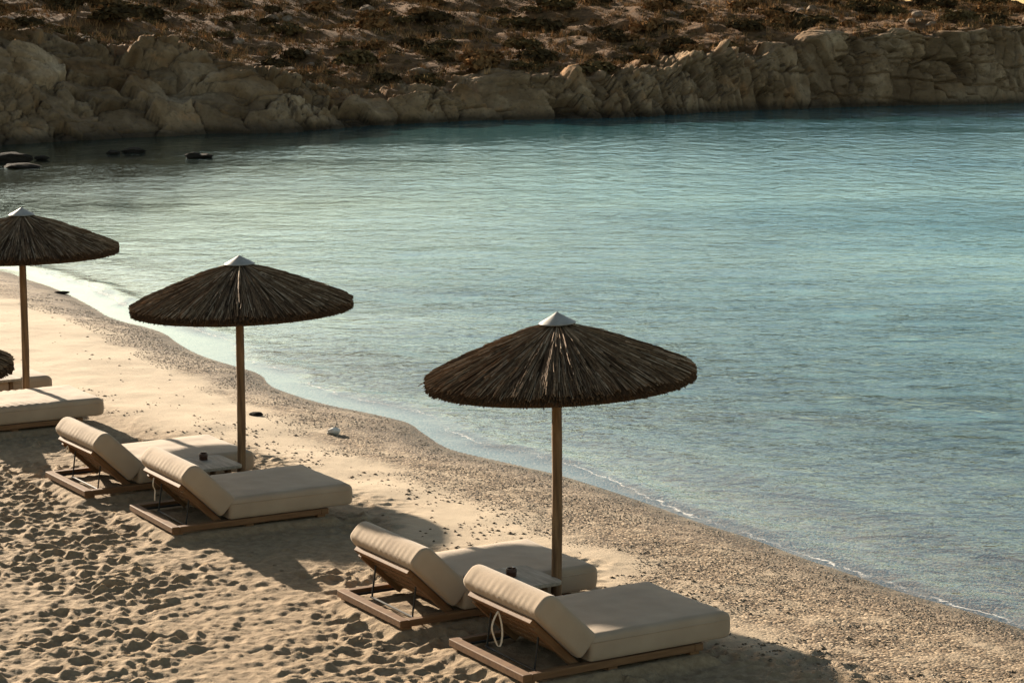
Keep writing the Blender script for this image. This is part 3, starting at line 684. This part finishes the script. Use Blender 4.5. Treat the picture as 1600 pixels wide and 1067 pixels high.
# ------------------------------------------------------------------ loungers
def pillow_box(L, W, T, r, name, parent, nx=44, ny=34, nz=10, fn=None):
    """upholstered block x 0..L, y 0..W, z 0..T with rounded edges"""
    bm = bmesh.new(); idx = {}
    def P(i, j, k):
        if (i, j, k) not in idx: idx[(i, j, k)] = bm.verts.new((i / nx * L, j / ny * W, k / nz * T))
        return idx[(i, j, k)]
    for i in range(nx):
        for j in range(ny):
            bm.faces.new((P(i, j, 0), P(i, j + 1, 0), P(i + 1, j + 1, 0), P(i + 1, j, 0))); bm.faces.new((P(i, j, nz), P(i + 1, j, nz), P(i + 1, j + 1, nz), P(i, j + 1, nz)))
    for i in range(nx):
        for k in range(nz):
            bm.faces.new((P(i, 0, k), P(i + 1, 0, k), P(i + 1, 0, k + 1), P(i, 0, k + 1))); bm.faces.new((P(i, ny, k), P(i, ny, k + 1), P(i + 1, ny, k + 1), P(i + 1, ny, k)))
    for j in range(ny):
        for k in range(nz):
            bm.faces.new((P(0, j, k), P(0, j, k + 1), P(0, j + 1, k + 1), P(0, j + 1, k))); bm.faces.new((P(nx, j, k), P(nx, j + 1, k), P(nx, j + 1, k + 1), P(nx, j, k + 1)))
    for v in bm.verts:
        p = np.array(v.co); rx = r(p) if callable(r) else r; rx = np.minimum(rx, (L / 2.01, W / 2.01, T / 2.01))
        c = np.array([min(max(p[0], rx[0]), L - rx[0]), min(max(p[1], rx[1]), W - rx[1]), min(max(p[2], rx[2]), T - rx[2])])
        q = (p - c) / rx; n = np.linalg.norm(q)
        if n > 1e-6:
            m = np.max(np.abs(q)); q = q / n * m; p = c + q * rx
        if fn: p = fn(p)
        v.co = p
    me = bpy.data.meshes.new(name); bm.to_mesh(me); bm.free(); me.materials.append(FABRIC)
    me.polygons.foreach_set('use_smooth', np.ones(len(me.polygons), dtype=bool))
    o = bpy.data.objects.new(name, me); COL.objects.link(o); o.parent = parent; return o
SEAT_L, T_C = 1.38, 0.22
def wr(x, k): return float(vnoise(np.array([x]), np.array([k * 3.7]), 5)[0]) - .5
def seat_fn(p):
    x, y, z = p; e = min(x, SEAT_L - x, y, W_L - y) ; b = min(1, max(0, e / .3))
    if z > T_C * .5: z += .014 * b * (2 - b) + .012 * wr(x * 3.1, y * 1.1) + .006 * wr(x * 9, y * 2.3)
    else: z = max(z, 0)
    if y < .02 or y > W_L - .02: y += .006 * math.sin(z / T_C * 3.14) * (-1 if y < .1 else 1)
    if x > SEAT_L - .06: x += .012 * math.sin(max(0, z) / T_C * 3.14)
    return (x, y, z)
BACK_L, T_B = .60, .235
def back_fn(p):
    x, y, z = p; b = min(1, max(0, min(y, W_L - y, BACK_L - x) / .25))
    if z > T_B * .5: z += .016 * b
    g = max(0, (x - (BACK_L - .16)) / .16)
    if g > 0:
        rip = math.sin(y * 74 + 2.5 * wr(y * 7, 1)) * (0.6 + 0.9 * wr(y * 9, 3) + .4); w = max(0, 1 - z / (T_B * .75))
        x += g * (.0018 * rip * w + .007 * wr(y * 11, 2)); z += g * .0026 * rip * w * (1 if z > .01 else .4)
        x += .015 * math.sin(max(0, min(1, z / T_B)) * 3.14) * g
    return (x, y, z)
TILT = R(44)
def strap_mesh(kind):
    mb = MB(); path = {'long': [(0, 0, 0), (-.03, .03, -.08), (-.05, .05, -.18), (-.02, .04, -.28), (0, .02, -.355), (.01, -.01, -.37), (.02, -.03, -.33), (.03, -.04, -.22), (.02, -.03, -.10), (0.005, .005, 0)],
                       'knot': [(0, 0, 0), (-.02, -.02, -.06), (-.01, .01, -.11), (.015, 0, -.16), (0, -.02, -.22), (.005, 0, -.30)], 'short': [(0, 0, 0), (-.03, .02, -.05), (-.01, .03, -.11), (.02, .01, -.08), (0.0, 0, 0.0)]}[kind]
    pts = [Vector(p) for p in smooth_poly(np.array(path), 2)]; v = []; f = []; w = .011
    for i, p in enumerate(pts):
        d_ = Vector((.35, -1, 0)).normalized() * w; nn_ = Vector((.9, .35, 0)) * .0018
        v += [p - d_ - nn_, p + d_ - nn_, p + d_ + nn_, p - d_ + nn_]
    for i in range(len(pts) - 1):
        for m in range(4): f.append((i * 4 + m, i * 4 + (m + 1) % 4, (i + 1) * 4 + (m + 1) % 4, (i + 1) * 4 + m))
    mb.add(v, f); return mb
def make_lounger():
    """local frame: origin under the middle of the wooden base, +x towards the foot, -y the near side"""
    root = empty('sun_lounger', (0, 0, 0)); ox, oy = -L_L / 2, -W_L / 2
    zt, th, wd = .125, .062, .085
    def plank(name, x0, x1, y0, y1, z0, z1, par=root, mat=TEAK, bev=.005):
        return MB().box((ox + (x0 + x1) / 2, oy + (y0 + y1) / 2, (z0 + z1) / 2), (x1 - x0, y1 - y0, z1 - z0), None, bev).build(name, mat, par)
    plank('rail', 0, wd, 0, W_L, zt - th, zt); plank('rail', L_L - wd, L_L, 0, W_L, zt - th, zt)
    plank('rail', wd + .001, L_L - wd - .001, 0, wd * .8, zt - th, zt - .002); plank('rail', wd + .001, L_L - wd - .001, W_L - wd * .8, W_L, zt - th, zt - .002)
    for k in range(6):
        x = .70 + k * .16; plank('slat', x, x + .09, wd * .8 + .001, W_L - wd * .8 - .001, zt - .035, zt - .008)
    for x in (.03, .80, L_L - .12):
        for y in (.015, W_L - .095): plank('foot', x, x + .09, y, y + .08, -.06, zt - th - .0005)
    seat = pillow_box(SEAT_L, W_L, T_C, lambda p: np.array([.075 if p[0] > .6 else .012, .035, .06 if p[2] > .1 else .03]), 'seat_cushion', root, fn=seat_fn)
    seat.location = (ox + .62, oy, zt)
    q = [(.02, -.004), (SEAT_L - .05, -.004), (SEAT_L - .012, .012), (SEAT_L + .010, .05), (SEAT_L + .010, W_L - .05), (SEAT_L - .012, W_L - .012), (SEAT_L - .05, W_L + .004), (.02, W_L + .004)]
    MB().tube([(x, y, T_C - .058) for x, y in q], .0055, 6).build('piping', FABRIC, seat, True)
    back = pillow_box(BACK_L, W_L, T_B, lambda p: np.array([.085 if p[0] > .3 else .02, .03, .08 if p[2] > .11 else .05]), 'back_cushion', root, 34, 72, 12, back_fn)
    # axis a = towards the head, local x -> (-cos, 0, sin); local z -> (sin, 0, cos)
    M = Matrix(((-math.cos(TILT), 0, math.sin(TILT), ox + .535), (0, -1, 0, oy + W_L), (math.sin(TILT), 0, math.cos(TILT), .165), (0, 0, 0, 1)))
    back.matrix_local = M
    fr = empty('x', (0, 0, 0)); bpy.data.objects.remove(fr)
    def tilted(name, x0, x1, y0, y1, z0, z1, mat=TEAK):
        o = MB().box(((x0 + x1) / 2, (y0 + y1) / 2, (z0 + z1) / 2), (x1 - x0, y1 - y0, z1 - z0)).build(name, mat, root); o.matrix_local = M; return o
    tilted('backrest_rail', -.08, .46, .10, .165, -.068, -.006); tilted('backrest_rail', -.08, .46, W_L - .165, W_L - .10, -.068, -.006)
    for k in range(4): tilted('backrest_slat', .0 + k * .125, .085 + k * .125, .166, W_L - .166, -.034, -.006)
    tilted('backrest_slat', .461, .53, .10, W_L - .10, -.05, -.004)
    for y in (.22, W_L - .22):
        MB().tube([(ox + .235, oy + y, .075), (ox + .275, oy + y, .36)], .009, 8).build('strut', BLACK, root)
    MB().tube([(ox + .235, oy + .20, .075), (ox + .235, oy + W_L - .20, .075)], .010, 8).build('crossbar', BLACK, root)
    for y in (.09, W_L - .105): MB().box((ox + .36, oy + y, .085), (.5, .014, .02), None, .002).build('bracket', BLACK, root)
    return root
lounger = make_lounger()
LAB = ['tan lounger with a long pale strap loop hanging under its raised backrest', 'tan lounger across the small table from the one with the long strap loop',
       'tan lounger with a knotted strap, beside the parasol near the black stone', 'tan lounger with a short cord, behind the one with the knotted strap',
       'tan lounger with a wrinkled cushion crossed by a thin pole shadow', 'tan lounger behind the wrinkled one crossed by a pole shadow']
lo = []
for i, p in enumerate(SPOTS):
    o = lounger if i == 0 else copy_tree(lounger)
    o.location = (p[0], p[1], 0.0); o.rotation_euler[2] = YAW + R([0, .3, -.6, 1.2, 0, .4][i]); lo.append(o)
    tag(o, LAB[i], 'lounger', 'cushioned loungers in pairs under the parasols')
def wrinkled(p):
    x, y, z = seat_fn(p)
    if z > .12:
        w = max(0, 1 - x / .95) * max(0, 1 - (W_L - y if y > W_L / 2 else y) / .34); z += .012 * w * math.sin(x * 62 + y * 9 + 3 * wr(x * 5, 2))
    return (x, y, z)
for ch in lo[4].children:
    if ch.name.startswith('seat_cushion'): old = ch
new = pillow_box(SEAT_L, W_L, T_C, lambda p: np.array([.075 if p[0] > .6 else .012, .035, .06 if p[2] > .1 else .03]), 'seat_cushion', lo[4], 90, 34, 10, wrinkled)
new.location = old.location; [setattr(c_, 'parent', new) for c_ in list(old.children)]; bpy.data.objects.remove(old)
for i, kd in ((0, 'long'), (2, 'knot'), (3, 'short')):
    s_ = strap_mesh(kd).build('strap', STRAP, lo[i]); s_.scale = (.8, .8, .8); s_.location = (-L_L / 2 + .14, -W_L / 2 + .62 if i == 0 else W_L / 2 - .35, .47 if i == 0 else .46)

# ------------------------------------------------------------------ tables and cups
TB = .66
def make_table():
    root = empty('side_table', (0, 0, 0)); n = 8; r = .07; pts = []
    for cx_, cy_, a0 in ((TB / 2 - r, TB / 2 - r, 0), (-TB / 2 + r, TB / 2 - r, 90), (-TB / 2 + r, -TB / 2 + r, 180), (TB / 2 - r, -TB / 2 + r, 270)):
        for k in range(n): a = R(a0 + 90 * k / (n - 1)); pts.append((cx_ + r * math.cos(a), cy_ + r * math.sin(a)))
    m = len(pts); v = []; f = []
    for (s_, z) in ((.985, .335), (1, .341), (1, .364), (.988, .370)): v += [(x * s_, y * s_, z) for x, y in pts]
    for i in range(3):
        for k in range(m): f.append((i * m + k, i * m + (k + 1) % m, (i + 1) * m + (k + 1) % m, (i + 1) * m + k))
    f += [tuple(range(m - 1, -1, -1)), tuple(range(3 * m, 4 * m))]
    mesh_obj('table_top', v, f, GREYWOOD, root)
    for x in (-1, 1):
        for y in (-1, 1): MB().tube([(x * .2, y * .2, -.15), (x * .2, y * .2, .12), (x * .2, y * .2, .3345)], [.036, .037, .035], 10).build('leg', POLEWOOD, root, True)
    for x in (-1, 1): MB().box((x * .2, 0, .305), (.03, .33, .05), None, .003).build('apron', POLEWOOD, root)
    return root
tl, tr_ = at(708, 900, .37), at(892, 904, .37)
T1 = (tl + tr_) / 2
rel1 = T1 - np.array(PAR[0][0])
table = make_table()
tabs = []
for i, (c_, lab) in enumerate(((np.array(PAR[0][0]) + rel1, 'low weathered table between the strap loop lounger and its neighbour'), (at(381, 726, .37) - ux * TB / 2 + uy * TB / 2, 'low weathered table between the knotted strap lounger and its neighbour'),
                               (at(36, 591, .37) - ux * TB / 2 + uy * TB / 2, 'low table beside the wrinkled lounger crossed by a pole shadow'))):
    o = table if i == 0 else copy_tree(table); o.location = (c_[0], c_[1], 0); o.rotation_euler[2] = YAW; tabs.append(c_)
    tag(o, lab, 'table', 'low tables between paired loungers')
def make_cup():
    root = empty('ashtray_cup', (0, 0, 0))
    MB().lathe([(.0005, .0), (.040, .0), (.046, .006), (.047, .066), (.045, .072), (.040, .072), (.038, .064), (.037, .022), (.0005, .020)], 20).build('cup_body', CUP, root, True)
    MB().lathe([(.0475, .040), (.050, .043), (.050, .052), (.0475, .055)], 20).build('band', CUP, root, True)
    MB().box((.018, 0, .077), (.03, .05, .012), None, .003).build('rest', CUP, root)
    return root
cup = make_cup()
for i, (px, py, lab) in enumerate(((799, 900, 'small dark cup on the table by the strap loop lounger'), (318, 718, 'small dark cup on the table by the knotted strap lounger'))):
    o = cup if i == 0 else copy_tree(cup); p = at(px, py, .371); o.location = (p[0], p[1], .3705); o.rotation_euler[2] = .4 + i
    tag(o, lab, 'cup', 'dark cups on the tables')
if __name__ == '__main__':
    print('loungers', [tuple(np.round(p, 2)) for p in SPOTS]); print('parasols', [tuple(np.round(p[0], 2)) for p in PAR]); print('tables', [tuple(np.round(c, 2)) for c in tabs])
